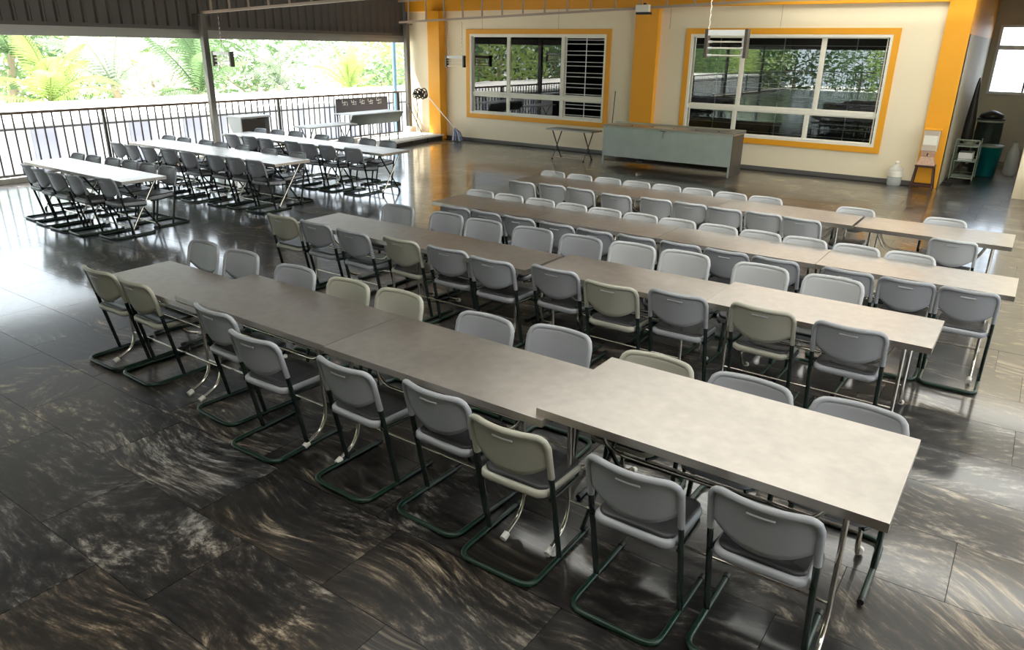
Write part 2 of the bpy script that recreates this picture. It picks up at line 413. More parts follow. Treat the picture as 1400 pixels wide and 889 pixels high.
# ---------------------------------------------------------------- corridor at right of the back wall
strip('wall_corridor_left', -1.62, -1.5, YW, 23.0, 0, 2.86, M['corr'], 0)
strip('trim_6', -1.62, -1.495, YW-0.0, 23.0, 2.86, RZ, M['orange'], 0)
CW = (-1.36, 1.2, 1.60, 3.18)
ce = MB(); YC = 22.3
ce.box(-1.5, CW[0], YC, YC+0.15, 0, RZ); ce.box(CW[1], 5.2, YC, YC+0.15, 0, RZ); ce.box(CW[0], CW[1], YC, YC+0.15, 0, CW[2]); ce.box(CW[0], CW[1], YC, YC+0.15, CW[3], RZ)
tag(ce.build('wall_corridor_end', M['corr']), kind='structure')
root = bpy.data.objects.new('window_3', None); C.objects.link(root); root.location = (0, YC, 0); tag(root, kind='structure')
a = MB(); ring(a, CW[0], CW[1], CW[2], CW[3], 0.06, -0.04, 0.1); a.build('window_frame', M['whitep'], root)
a = MB(); a.box(CW[0], CW[1], -0.03, 0.09, 2.62, 2.72); a.build('transom', M['whitep'], root)
for x in (-0.62, 0.1, 0.7): a = MB(); a.box(x-0.02, x+0.02, -0.02, 0.06, CW[2], CW[3]); a.build('mullion', M['darkmetal'], root)
a = MB(); a.box(CW[0]+0.05, CW[1]-0.05, 0.02, 0.03, CW[2]+0.05, CW[3]-0.05); a.build('pane', M['blowpane'], root)
for i in range(7):
    a = MB(); a.box(CW[0]+0.06, CW[1]-0.06, 0.06, 0.07, 1.74+i*0.13-0.004, 1.74+i*0.13+0.004); a.build('grille_bar', M['post'], root)
strip('wall_right_return', -0.22, 0.03, 16.55, 22.3, 0, RZ, M['cream'], 0.004)
strip('wall_back_right', 0.03, 5.2, 16.55, 16.75, 0, RZ, M['cream'], 0)

# ---------------------------------------------------------------- roof, cladding, trusses, posts
def roofz(x): return 3.78+0.036*(x-XL) if x < -5 else 3.78+0.036*(-5-XL)-0.036*(x+5)*0.3
def corr_sheet(x0, x1, y0, y1, m, name, parent=None, pitch=0.25, depth=0.035):
    b = MB(); n = int(round((y1-y0)/(pitch/4))); vs = []; prof = [0, depth, depth, 0]
    xs = [x0, x1]
    for k in range(n+1):
        y = y0+(y1-y0)*k/n
        for x in xs: vs.append((x, y, roofz(x)+prof[k % 4]))
    b.add(vs, [(2*k, 2*k+1, 2*k+3, 2*k+2) for k in range(n)])
    return b.build(name, m, parent)
ceil = bpy.data.objects.new('ceiling', None); C.objects.link(ceil); ceil.location = (0,0,0); tag(ceil, kind='structure')
SKY = [(0.4, 1.6), (3.4, 4.6), (6.4, 7.6), (9.4, 10.6), (12.4, 13.6), (15.4, 16.6)]  # unseen translucent bays, added to brighten the right-hand tabletops
y = -22.5
while y < 22.5:
    y1 = min(y+1.0, 22.6)
    m_ = M['roof']
    corr_sheet(-16.1, -5, y, y1, m_, 'roof_sheet', ceil)
    sk = any(a_ <= y+0.5 < b_ for a_, b_ in SKY)
    corr_sheet(-5, 5.4, y, y1, M['added_skylight'] if sk else m_, 'roof_sheet', ceil)
    y = y1
# vertical ribbed cladding along the left side, above the opening
wl = bpy.data.objects.new('wall_left', None); C.objects.link(wl); wl.location = (XL-0.25, 0, 2.65); tag(wl, kind='structure')
def clad_mesh(L):
    b = MB(); vs = []; p = 0; pts = []
    yy = 0.0
    while yy < L-1e-6:
        pts += [(yy, 0), (yy+0.16, 0), (yy+0.19, 0.035), (yy+0.22, 0.035)]; yy += 0.25
    pts.append((L, 0))
    for (yy, d) in pts: vs += [(d, yy, 0.09), (d, yy, 1.25)]
    b.add(vs, [(2*k, 2*k+2, 2*k+3, 2*k+1) for k in range(len(pts)-1)])
    return b.mesh('cladding_sheet', M['clad'])
cm = clad_mesh(1.0)
for k in range(40):
    o = bpy.data.objects.new('cladding_sheet', cm); C.objects.link(o); o.parent = wl; o.location = (0, -22.6+k*1.0, 0)
a = MB(); a.box(-0.03, 0.10, -22.6, 17.4, 0.03, 0.13); a.build('gutter_lip', M['gutter'], wl)
a = MB(); a.box(-0.10, 0.16, -22.6, 17.4, -0.05, 0.05); a.build('gutter', M['gutter'], wl)
a = MB(); a.box(0.0, 0.14, -22.6, 17.4, 0.13, 0.20); a.build('eave_flashing', M['clad'], wl)

POSTS = [10.2, 16.65, 3.75, -2.7, -9.15, -15.6]
PL = ['first steel post from the back corner is behind', '']
plab = {10.2: 'grey steel post standing at the railing behind the far left tables',
        16.65: 'grey steel post beside the orange corner pilaster, on a concrete base',
        3.75: 'grey steel post at the railing beyond the left picture edge',
        -2.7: 'grey steel post at the railing, mirrored in the window glass', -9.15: 'grey steel post at the railing toward the rear of the hall',
        -15.6: 'grey steel post at the railing beyond the rear wall'}
for i, py in enumerate(POSTS):
    t = thing('steel_post', plab[py], 'post', (XL+0.06, py, 0), 0)
    a = MB(); w = 0.065
    a.box(-w, w, -w, w, 0.0, 3.08); a.build('post_shaft', M['post'], t, bevel=0.006)
    a = MB(); a.box(-0.14, 0.14, -0.12, 0.12, 3.08, 3.10); a.build('cap_plate', M['post'], t)
    a = MB(); a.box(-0.14, 0.14, -0.14, 0.14, 0.0, 0.28 if i == 1 else 0.02); a.build('footing', M['concrete'] if i == 1 else M['post'], t)

def truss(y, label, x0=XL+0.1, x1=4.9, group=None):
    t = thing('roof_truss', label, 'truss', (x0, y, 3.10), 0, group)
    def bz(x):
        return 3.10+0.034*(x-XL) if x < -5 else 3.10+0.034*(-5-XL)
    zb = 3.10
    def tz(x): return bz(x)+0.54
    n = 2
    for nm, fz, h in (('bottom_chord', bz, 0.05), ('top_chord', tz, 0.05)):
        a = MB()
        for xa, xb in ((x0, -5), (-5, x1)):
            vs = []
            for x in (xa, xb):
                for (yy, zz) in ((-0.03, 0), (0.03, 0), (0.03, h), (-0.03, h)): vs.append((x-x0, yy, fz(x)-zb+zz))
            a.add(vs, [(0,1,5,4),(1,2,6,5),(2,3,7,6),(3,0,4,7),(3,2,1,0),(4,5,6,7)])
        a.build(nm, M['truss'], t)
    x = x0+0.35
    while x < x1:
        a = MB(); a.box(x-x0-0.016, x-x0+0.016, -0.016, 0.016, bz(x)-zb+0.05, tz(x)-zb); a.build('strut', M['truss'], t); x += 0.64
    return t
truss(10.2, 'tan lattice roof truss running right from the post behind the far left tables')
truss(16.35, 'tan lattice roof truss running in front of the orange band of the back wall')
truss(3.75, 'tan lattice roof truss nearest above the viewer, above the frame')
truss(-2.7, 'tan lattice roof truss behind the viewer')

# rear shutter wall and right-hand columns (seen only in reflections)
strip('wall_rear', -9.6, 5.2, -22.3, -22.2, 0, RZ, M['cream'], 0)
strip('wall_rear_high', -15.7, -9.6, -22.3, -22.2, 2.65, RZ, M['clad'], 0)
sh = bpy.data.objects.new('door_1', None); C.objects.link(sh); sh.location = (-6, -22.2, 0); tag(sh, kind='structure')
sl = MB(); sl.box(-2.6, 2.6, 0.02, 0.045, 0, 0.17)
slm = sl.mesh('shutter_slat', M['clad'])
for k in range(15):
    o = bpy.data.objects.new('shutter_slat', slm); C.objects.link(o); o.parent = sh; o.location = (0, 0, 0.02+k*0.19)
strip('wall_right_low', 5.1, 5.2, -22.2, 16.6, 0, 0.9, M['cream'], 0)
strip('wall_right_high', 5.1, 5.2, -22.2, 16.6, 3.3, RZ, M['cream'], 0)
strip('wall_right', 5.1, 5.2, -22.2, 1.0, 0.9, 3.3, M['cream'], 0)  # unseen stretch of wall, closed to cut light reaching the foreground
for py in (0.9, 7.0, 13.0): strip('trim_%d' % (7+int((py+6)/6.4)), 5.0, 5.25, py-0.15, py+0.15, 0.5, 3.3, M['orange'], 0.004)

# ---------------------------------------------------------------- railing
def railing(y0, y1, label, cat='railing'):
    t = thing('railing', label, cat, (XL-0.2, y0, 0)); L = y1-y0
    a = MB(); a.box(-0.025, 0.025, 0, L, 1.22, 1.27); a.build('top_rail', M['toprail'], t)
    a = MB(); a.box(-0.02, 0.02, 0, L, 0.10, 0.14); a.build('bottom_rail', M['rail'], t)
    bm_ = MB(); bm_.box(-0.012, 0.012, -0.012, 0.012, 0.14, 1.22); bme = bm_.mesh('baluster', M['rail'])
    n = int(L/0.172)
    for k in range(1, n):
        o = bpy.data.objects.new('baluster', bme); C.objects.link(o); o.parent = t; o.location = (0, k*L/n, 0)
    a = MB(); a.box(-0.025, 0.025, -0.025, 0.025, 0.0, 1.22); pm = a.mesh('rail_post', M['rail'])
    k = 0
    for yy in [v for v in (-18.0, 7.86, 12.2, 16.5, 3.5, -0.8, -5.1, -9.4, -13.7) if y0 <= v <= y1]:
        o = bpy.data.objects.new('rail_post', pm); C.objects.link(o); o.parent = t; o.location = (0, yy-y0, 0)
    return t
railing(3.4, 16.8, 'dark metal balustrade railing along the open left side')
railing(-22.2, 3.4, 'dark metal balustrade railing at the rear, mirrored in the window glass')
rr_ = railing(-28.1, -22.3, 'dark metal balustrade railing across the open rear corner, mirrored in the right wall window')
rr_.location = (XL-0.2, -22.2, 0); rr_.rotation_euler = (0, 0, -math.pi/2)
# kerb behind the railing and low dark kerb in the corner
strip('trim_11', XL-0.35, XL-0.05, -22.2, 16.9, -0.3, 0.10, M['concrete'], 0.01)
a = MB()
for k in range(4): pass
kb = thing('edge_kerb', 'low white topped kerb on the floor in the back left corner', 'kerb', (-14.2, 15.2, 0), R(8))
a = MB(); a.box(-1.0, 0.25, -0.9, 1.5, 0.10, 0.14); a.build('kerb_top', M['concrete'], kb)
for k in range(3):
    a = MB(); a.box(0.0, 0.22, -0.9+k*0.8, -0.9+k*0.8+0.76, 0.0, 0.10); a.build('kerb_block', M['darkmetal'], kb)
a = MB(); a.box(-1.0, 0.0, -0.9, 1.5, 0.0, 0.10); a.build('kerb_base', M['concrete'], kb)

# ---------------------------------------------------------------- outdoors
g = MB(); g.box(-120, -16.0, -70, 90, -2.0, -1.6); tag(g.build('ground_outside', M['concrete']), kind='structure')
g = MB(); g.box(5.6, 60, -70, 60, -0.8, -0.5); tag(g.build('ground_right', M['concrete']), kind='structure')
nb = thing('low_outbuilding', 'low white flat-roofed outbuilding running along beyond the railing', 'building', (-20, 8, -1.6))
a = MB(); a.box(-6.5, 0.0, -40, 40, 2.15, 2.27); a.build('flat_roof', M['concrete'], nb)
a = MB(); a.box(-6.4, -0.35, -40, 40, 0.0, 2.15); a.build('wall', M['whitep'], nb)
a = MB(); a.box(-0.02, 0.02, -40, 40, 2.10, 2.15); a.build('roof_edge_shade', M['rail'], nb)  # dark strip stands in for the shaded fascia below the roof edge
for k in range(30):
    yy = -20+k*1.35+random.uniform(-0.2, 0.2)
    a = MB(); a.box(-0.35, -0.30, yy, yy+random.choice([0.35, 0.6, 0.25]), 0.9, 2.1); a.build('grey_shutter_panel', M['lav'], nb)
for z in (0.25, 0.5, 0.75, 1.0):
    a = MB(); a.box(-0.25, -0.18, -40, 40, z, z+0.03); a.build('wall_pipe', M['lav'], nb)

def frond_mesh(L, n, width, droop, m, name='frond'):
    b = MB(); pts = []
    for i in range(n+1):
        t = i/n; pts.append(Vector((L*t*(1-0.25*droop*t), 0, L*(0.55*t-droop*0.75*t*t))))
    b.tube(pts, 0.03*L/2.5, 5, r1=0.006)
    for i in range(2, n+1):
        p = pts[i]; t = i/n; l = width*math.sin(math.pi*min(1, 0.12+0.86*t))**0.7
        for s in (-1, 1):
            fw = Vector((0.55, s*1.0, -0.25)).normalized()*l
            w = Vector((0.021*L/2.5*1.4, 0, 0.006))
            q = p+fw*0.55+Vector((0, 0, 0.02)); e = p+fw+Vector((0, 0, -0.22*l))
            b.add([p-w, p+w, q+w*0.8, q-w*0.8, e], [(0,1,2,3), (3,2,4)], False)
    return b.mesh(name, m)
FR = {k: [frond_mesh(2.6, 26, 0.62, d, M[k]) for d in (0.35, 0.6, 0.95)] for k in ('leaf_y', 'leaf_g', 'leaf_p')}
def palm(x, y, zc, k, n, sc, label, group=None, spread=1.0, up=0.1):
    t = thing('palm_tree', label, 'palm', (x, y, -1.6), random.uniform(0, 6), group)
    h = zc+1.6
    a = MB(); a.tube([(0.15*math.sin(i*0.7), 0.1*math.cos(i), h*i/6) for i in range(7)], 0.17*sc, 9, r1=0.11*sc); a.build('trunk', M['trunk'], t)
    for i in range(n):
        me = random.choice(FR[k]); o = bpy.data.objects.new('frond', me); C.objects.link(o); o.parent = t
        o.location = (0.15*math.sin(4.2), 0.1*math.cos(6), h-0.05)
        tilt = random.uniform(-1.0, 0.35)-up*0.5
        o.rotation_euler = (random.uniform(-0.3, 0.3), tilt, 2*math.pi*i/n+random.uniform(-0.2, 0.2))
        o.scale = (sc*random.uniform(0.8, 1.15),)*3
def leaf_cloud(name, parent, m, cx, cy, cz, rx, ry, rz, n, ls):
    b = MB()
    for _ in range(n):
        while True:
            p = Vector((random.uniform(-1,1), random.uniform(-1,1), random.uniform(-1,1)))
            if 0.2 < p.length < 1: break
        c = Vector((cx+p.x*rx, cy+p.y*ry, cz+p.z*rz)); d = Vector((random.gauss(0,1), random.gauss(0,1), random.gauss(0,0.6))).normalized()
        u = d.cross(Vector((random.gauss(0,1), random.gauss(0,1), random.gauss(0,1)))).normalized(); l = ls*random.uniform(0.6, 1.4)
        b.add([c-d*l, c+u*l*0.35, c+d*l, c-u*l*0.35], [(0,1,2,3)])
    o = b.build(name, m, parent); o['kind'] = 'stuff'; return o
def tree(x, y, zc, rx, rz, k, n, label, ls=0.14, cat='tree', nm='leafy_tree', group=None):
    t = thing(nm, label, cat, (x, y, -1.6), 0, group); h = zc+1.6
    a = MB(); a.tube([(0, 0, 0), (0.1, 0.05, h*0.5), (0, 0.1, h)], 0.16, 8, r1=0.06); a.build('trunk', M['trunk'], t)
    for i in range(4):
        an = i*1.6+random.random(); a = MB(); a.tube([(0.05, 0.05, h*0.5), (rx*0.4*math.cos(an), rx*0.4*math.sin(an), h*0.8), (rx*0.7*math.cos(an), rx*0.7*math.sin(an), h+rz*0.3)], 0.06, 6, r1=0.02); a.build('branch', M['trunk'], t)
    leaf_cloud('foliage', t, M[k], 0, 0, h, rx, rx, rz, n, ls)
palm(-28.3, 9.0, 0.75, 'leaf_y', 14, 1.15, 'yellow-green palm with upright fronds at the far left beyond the railing', up=0.55)
palm(-29.0, 12.6, 0.5, 'leaf_y', 13, 1.05, 'yellow-green palm just right of the leftmost palm, fronds arching sideways', up=0.3)
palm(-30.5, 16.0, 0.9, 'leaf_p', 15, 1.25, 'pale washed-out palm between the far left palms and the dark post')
palm(-29.0, 18.6, 0.6, 'leaf_g', 14, 1.05, 'green palm just left of the dark steel post', up=0.3)
palm(-31.5, 24.5, 0.6, 'leaf_p', 14, 1.1, 'pale palm just right of the dark post in the second open bay')
palm(-29.5, 27.5, 0.4, 'leaf_y', 13, 0.95, 'yellow-green palm in the second open bay behind the board', up=0.3)
palm(-33.5, 13.5, 2.0, 'leaf_g', 14, 1.2, 'taller green palm behind the leftmost palms')
palm(-33.5, 21.5, 2.2, 'leaf_g', 14, 1.2, 'taller green palm standing behind the dark steel post')
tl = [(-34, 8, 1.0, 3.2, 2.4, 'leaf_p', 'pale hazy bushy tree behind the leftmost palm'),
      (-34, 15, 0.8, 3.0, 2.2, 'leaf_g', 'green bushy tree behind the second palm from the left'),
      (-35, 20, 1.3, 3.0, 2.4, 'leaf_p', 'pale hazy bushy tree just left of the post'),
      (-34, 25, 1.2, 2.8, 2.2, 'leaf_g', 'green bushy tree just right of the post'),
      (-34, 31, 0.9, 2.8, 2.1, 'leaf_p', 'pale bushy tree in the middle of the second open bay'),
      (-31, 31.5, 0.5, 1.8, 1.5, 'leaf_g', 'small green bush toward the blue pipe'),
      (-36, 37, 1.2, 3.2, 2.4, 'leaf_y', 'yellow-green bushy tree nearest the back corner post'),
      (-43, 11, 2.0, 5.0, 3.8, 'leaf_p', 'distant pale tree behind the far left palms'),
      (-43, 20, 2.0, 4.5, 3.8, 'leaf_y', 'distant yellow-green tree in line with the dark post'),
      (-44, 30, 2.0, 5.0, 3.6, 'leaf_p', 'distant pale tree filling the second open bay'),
      (-38, 3, 1.5, 4.0, 3.0, 'leaf_g', 'green tree beyond the left picture edge'),
      (-44, 42, 2.0, 5.5, 3.6, 'leaf_g', 'distant green tree in line with the corner post')]
for x, y, zc, rx, rz, k, lab in tl: tree(x, y, zc, rx, rz, k, int(900*rx*rz/5), lab, ls=0.2)
# trees mirrored in the window glass
for i in range(20):
    tree(-29-(i % 2)*5.5, 1-i*3.4, 1.6, 3.3, 3.4, ['leaf_g', 'leaf_d', 'leaf_y', 'leaf_d'][i % 4], 1500, 'leafy tree beyond the left picture edge, seen only mirrored in the windows', ls=0.22, group='trees mirrored in the windows')
for i in range(6):
    tree(-26+i*4.2, -31-(i % 2)*4.5, 1.8, 3.2, 3.4, ['leaf_g', 'leaf_y', 'leaf_d'][i % 3], 1500, 'leafy tree beyond the open rear corner, seen only mirrored in the right wall window', ls=0.22, group='trees mirrored in the right window')
bp_ = MB(); bp_.tube([(0,0,-1.6),(0,0,3.2)], 0.06, 10)
o = bp_.build('drain_pipe', M['blue']); o.location = (XL-0.55, 16.75, 0); tag(o, 'pale blue vertical downpipe just left of the corner post', 'pipe')

# ---------------------------------------------------------------- tables
def table_parts(L, Wd, th, style):
    """table centred on the origin, top surface at z=0.75"""
    t = thing('dining_table', 'x', 'table')
    a = MB(); a.box(-L/2, L/2, -Wd/2, Wd/2, 0.75-0.006, 0.75); a.build('tabletop', M['steel'], t)
    e = MB()
    ins = 0.001
    e.box(-L/2, L/2, -Wd/2, -Wd/2+0.018, 0.75-th, 0.75-0.006); e.box(-L/2, L/2, Wd/2-0.018, Wd/2, 0.75-th, 0.75-0.006)
    e.box(-L/2, -L/2+0.018, -Wd/2+0.018, Wd/2-0.018, 0.75-th, 0.75-0.006); e.box(L/2-0.018, L/2, -Wd/2+0.018, Wd/2-0.018, 0.75-th, 0.75-0.006)
    e.build('folded_edge', M['edge'], t)
    u = MB(); u.box(-L/2+0.018, L/2-0.018, -Wd/2+0.018, Wd/2-0.018, 0.72, 0.744); u.build('underboard', M['darkmetal'], t)
    cr = MB()
    for x in (-L/2+0.16, L/2-0.16): cr.box(x-0.02, x+0.02, -Wd/2+0.04, Wd/2-0.04, 0.70, 0.72)
    cr.build('cross_bar', M['chrome'], t)
    yi = Wd/2-0.07
    for x in (-L/2+0.16, L/2-0.16):
        for s in (-1, 1):
            if style == 'curved':
                pts = fillet([(x, s*yi, 0.71), (x, s*(yi-0.03), 0.20), (x, s*(yi+0.01), 0.09), (x, s*(yi+0.16), 0.028)], 0.07, 4)
                a = MB(); a.tube(pts, 0.0125, 8); lg = a.build('leg', M['chrome'], t)
                a = MB(); a.tube([(x, s*(yi+0.135), 0.035), (x, s*(yi+0.175), 0.02)], 0.02, 8); a.build('foot_cap', M['white'], lg)
            else:
                pts = [(x+s*0.02, s*(yi-0.02), 0.71), (x+s*0.02, -s*(yi-0.04), 0.03)]
                a = MB(); a.tube(pts, 0.013, 8); lg = a.build('leg', M['green'] if s < 0 else M['chrome'], t)
                a = MB(); a.tube([(x+s*0.02, -s*(yi-0.045), 0.05), (x+s*0.02, -s*(yi-0.035), 0.0)], 0.018, 8); a.build('foot_cap', M['black'], lg)
    for s in (-1, 1):
        if style == 'curved':
            a = MB(); a.tube([(-L/2+0.16, s*(yi-0.028), 0.235), (L/2-0.16, s*(yi-0.028), 0.235)], 0.0075, 6); a.build('stretcher', M['chrome'], t)
        else:
            a = MB(); a.tube([(-L/2+0.16-s*0.02, s*(yi-0.06), 0.07), (L/2-0.16-s*0.02, s*(yi-0.06), 0.07)], 0.009, 6); a.build('stretcher', M['chrome'], t)
    if style == 'curved':
        for s in (-1, 1):
            pts = fillet([(-L/2+0.2, s*0.06-0.1, 0.715), (-L/2+0.3, s*0.06-0.1, 0.50), (L/2-0.3, s*0.06-0.1, 0.50), (L/2-0.2, s*0.06-0.1, 0.715)], 0.09, 4)
            a = MB(); a.tube(pts, 0.010, 8); a.build('folding_stay', M['chrome'], t)
    return t
# (x0, x1, y0, y1, z lift, style, label)
TB = [
 (-6.08,-4.55,2.80,3.40,-0.044,'curved','leftmost table of the front row, its right end tucked under the next table'),
 (-5.03,-3.392,2.81,3.51,0.0,'curved','brownish steel table second from left in the front row'),
 (-3.388,-1.76,2.80,3.51,-0.001,'curved','stained brownish steel table third from left in the front row'),
 (-1.815,-0.16,2.83,3.65,0.042,'curved','widest steel table at the right end of the front row, nearest the viewer'),
 (-6.27,-4.80,4.95,5.56,0.0,'curved','leftmost table of the second row, greenish sheen at its left corner'),
 (-4.795,-3.33,4.96,5.57,0.0,'curved','second table from left in the second row'),
 (-3.30,-1.80,5.03,5.65,-0.004,'curved','third table from left in the second row'),
 (-1.795,-0.28,5.10,5.74,0.0,'curved','bright steel table at the right end of the second row'),
 (-5.89,-4.42,6.70,7.32,0.0,'curved','brownish leftmost table of the third row'),
 (-4.415,-2.94,6.70,7.32,0.0,'curved','brownish second table from left in the third row'),
 (-2.935,-1.405,6.70,7.32,0.0,'curved','third table from left in the third row'),
 (-1.40,0.10,6.70,7.32,0.0,'curved','pale steel table at the right end of the third row'),
 (-6.02,-4.53,8.56,9.22,0.0,'curved','leftmost table of the back row by the serving counter'),
 (-4.525,-3.035,8.56,9.22,0.0,'curved','second table from left in the back row'),
 (-3.03,-1.48,8.56,9.22,0.0,'curved','dark steel third table from left in the back row'),
 (-1.45,0.0,8.53,9.20,0.0,'curved','steel table at the right end of the back row'),
 (-12.85,-11.42,5.08,5.72,0.0,'cross','left table of the nearest row beside the railing'),
 (-11.415,-9.98,5.08,5.72,0.0,'cross','right table of the nearest row beside the railing, brightly lit'),
 (-13.98,-12.56,7.38,8.08,0.0,'cross','leftmost table of the middle row beside the railing'),
 (-12.555,-11.14,7.38,8.08,0.0,'cross','middle table of the middle row beside the railing'),
 (-11.135,-9.72,7.38,8.08,0.0,'cross','rightmost table of the middle row beside the railing'),
 (-13.93,-12.40,9.32,10.0,0.0,'cross','leftmost table of the farthest row beside the railing, behind the post'),
 (-12.395,-10.86,9.32,10.0,0.0,'cross','middle table of the farthest row beside the railing'),
 (-10.855,-9.30,9.32,10.0,0.0,'cross','rightmost table of the farthest row beside the railing'),
]
for x0, x1, y0, y1, dz, st, lab in TB:
    t = table_parts(x1-x0, y1-y0, 0.042, st)
    t.location = ((x0+x1)/2, (y0+y1)/2, dz if dz > 0 else 0)
    if dz < 0: t.scale = (1, 1, (0.75+dz)/0.75)
    elif dz > 0: t.location.z = 0; t.scale = (1, 1, (0.75+dz)/0.75)
    tag(t, ('long ' if 'table' not in lab[:4] else '')+lab, 'table', 'steel dining tables')
# dark diagonal braces of the front right table
fr_t = [o for o in C.objects if o.name.startswith('dining_table') and o.get('label', '').startswith('long widest')][0]
for x in (-0.60,):
    a = MB(); a.tube([(x, -0.22, 0.705), (x+0.05, 0.24, 0.03)], 0.013, 8); a.build('diagonal_brace', M['green'], fr_t)
    a = MB(); a.tube([(x+0.03, 0.22, 0.705), (x-0.02, -0.24, 0.03)], 0.013, 8); a.build('diagonal_brace', M['green'], fr_t)

# ---------------------------------------------------------------- chairs
def chair_proto(pm):
    """faces +y; top of the backrest at y=-0.22"""
    t = thing('dining_chair', 'x', 'chair')
    hw = 0.225
    up_y = lambda z: -0.22+(0.80-z)*0.235
    # backrest
    b = MB(); nu, nv = 20, 8; grid = []
    zt0, c, aa = 0.80, 0.060, 1-0.060/hw
    def ztop(u):
        k = abs(u)
        return zt0 if k < aa else zt0-c*(1-math.sqrt(max(0, 1-((k-aa)/(1-aa))**2)))
    def zbot(u): return 0.535+0.095*abs(u)**2.2
    def P(u, z, off=0):
        n = Vector((0, 1, 0.235)).normalized()
        p = Vector((u*hw, up_y(z)-0.030+0.055*u*u, z)); return p+Vector((0, 1, 0))*off
    th = 0.011
    us = [-1+2*i/nu for i in range(nu+1)]
    us = [math.sin(u*math.pi/2)*0.5+u*0.5 for u in us]
    for off in (0, th):
        for u in us:
            for j in range(nv+1):
                zb, zt = zbot(u), ztop(u); zz = zb+(zt-zb)*j/nv
                grid.append(P(u, zz, off))
    W_ = nv+1; N_ = (nu+1)*W_; fs = []
    for i in range(nu):
        for j in range(nv):
            q = i*W_+j; fs.append((q, q+W_, q+W_+1, q+1)); fs.append((N_+q, N_+q+1, N_+q+W_+1, N_+q+W_))
    for i in range(nu):
        q = i*W_; fs.append((q, N_+q, N_+q+W_, q+W_)); q += nv; fs.append((q, q+W_, N_+q+W_, N_+q))
    for j in range(nv):
        fs.append((j, j+1, N_+j+1, N_+j)); q = nu*W_+j; fs.append((q, N_+q, N_+q+1, q+1))
    b.add(grid, fs, True)
    # rolled rim over the top and down the sides, ending in sleeves round the uprights
    rim = [P(-1, z, th/2) for z in (0.555, 0.62, 0.68)]+[P(u, ztop(u), th/2) for u in us]+[P(1, z, th/2) for z in (0.68, 0.62, 0.555)]
    rim = [p+Vector((0, -0.004, 0)) for p in rim]
    b.tube(rim, 0.0175, 8)
    back = b.build('backrest', pm, t)
    # finger slot below the rim
    s_ = MB(); ring_ = []
    for k in range(9):
        u = -0.26+0.52*k/8; p = P(u, 0.752); ring_.append(p+Vector((0, -0.004, 0)))
    s_.tube(ring_, 0.0055, 6); s_.build('finger_slot', M['plastic_p'], back)
    # seat shell: rounded plate with rolled rear edge
    def outline(w, d0, d1, r, n=6):
        pts = []
        for cx_, cy_, a0 in ((w-r, d1-r, 0), (-w+r, d1-r, 90), (-w+r*0.8, d0+r*0.8, 180), (w-r*0.8, d0+r*0.8, 270)):
            rr = r if a0 < 180 else r*0.8
            for k in range(n+1):
                a_ = R(a0+90*k/n); pts.append((cx_+rr*math.cos(a_), cy_+rr*math.sin(a_)))
        return pts
    o_ = outline(0.205, -0.165, 0.255, 0.07)
    def dish(x, y, z): return z+0.012*(x/0.2)**2*0.6+(0.010 if y < -0.1 else 0)-0.012*max(0, (y-0.15)/0.1)
    sb = MB(); n = len(o_)
    prof = [(0.93, 0.405), (1.0, 0.418), (1.0, 0.440), (0.96, 0.452), (0.80, 0.448)]
    vs = []
    for sc_, z in prof:
        for (x, y) in o_: vs.append((x*sc_, 0.045+(y-0.045)*sc_, dish(x*sc_, y*sc_, z)))
    fs = [(i*n+k, i*n+(k+1) % n, (i+1)*n+(k+1) % n, (i+1)*n+k) for i in range(len(prof)-1) for k in range(n)]
    sb.add(vs, fs, True); sb.add(vs[:n], [tuple(range(n))[::-1]], False); sb.add(vs[-n:], [tuple(range(n))], False)
    seat = sb.build('seat', pm, t)
    pb = MB(); vs = []
    for sc_, z in ((0.93, 0.444), (0.94, 0.461), (0.88, 0.466), (0.6, 0.463)):
        for (x, y) in o_: vs.append((x*sc_, 0.058+(y-0.045)*sc_, dish(x*sc_, y*sc_, z)))
    fs = [(i*n+k, i*n+(k+1) % n, (i+1)*n+(k+1) % n, (i+1)*n+k) for i in range(3) for k in range(n)]
    pb.add(vs, fs, True); pb.add(vs[-n:], [tuple(range(n))], True)
    pb.build('seat_pad', M['pad'], seat)
    # frame
    for s in (-1, 1):
        a = MB(); a.tube([(s*hw, up_y(0.60)+0.026, 0.60), (s*hw, up_y(0.022)+0.01, 0.022)], 0.0150, 8); a.build('leg', M['green'], t)
        a = MB(); a.tube(fillet([(s*(hw-0.004), up_y(0.42), 0.425), (s*(hw-0.02), 0.17, 0.395), (s*(hw-0.06), 0.235, 0.392)], 0.05, 3), 0.011, 8); a.build('seat_rail', M['green'], t)
    base = fillet([(-hw, 0.26, 0.0155), (-hw, -0.31, 0.0155), (hw, -0.31, 0.0155), (hw, 0.26, 0.0155)], 0.085, 6)
    a = MB(); a.tube(base, 0.0150, 8); br = a.build('base_rail', M['greenrail'], t)
    for s in (-1, 1):
        a = MB(); a.tube([(s*hw, 0.24, 0.0175), (s*hw, 0.275, 0.0175)], 0.0172, 8); a.build('end_cap', M['black'], br)
    return t
protos = {'g': chair_proto(M['plastic']), 'w': chair_proto(M['plastic_w']), 'p': chair_proto(M['plastic_p'])}
note(None)
used = set()
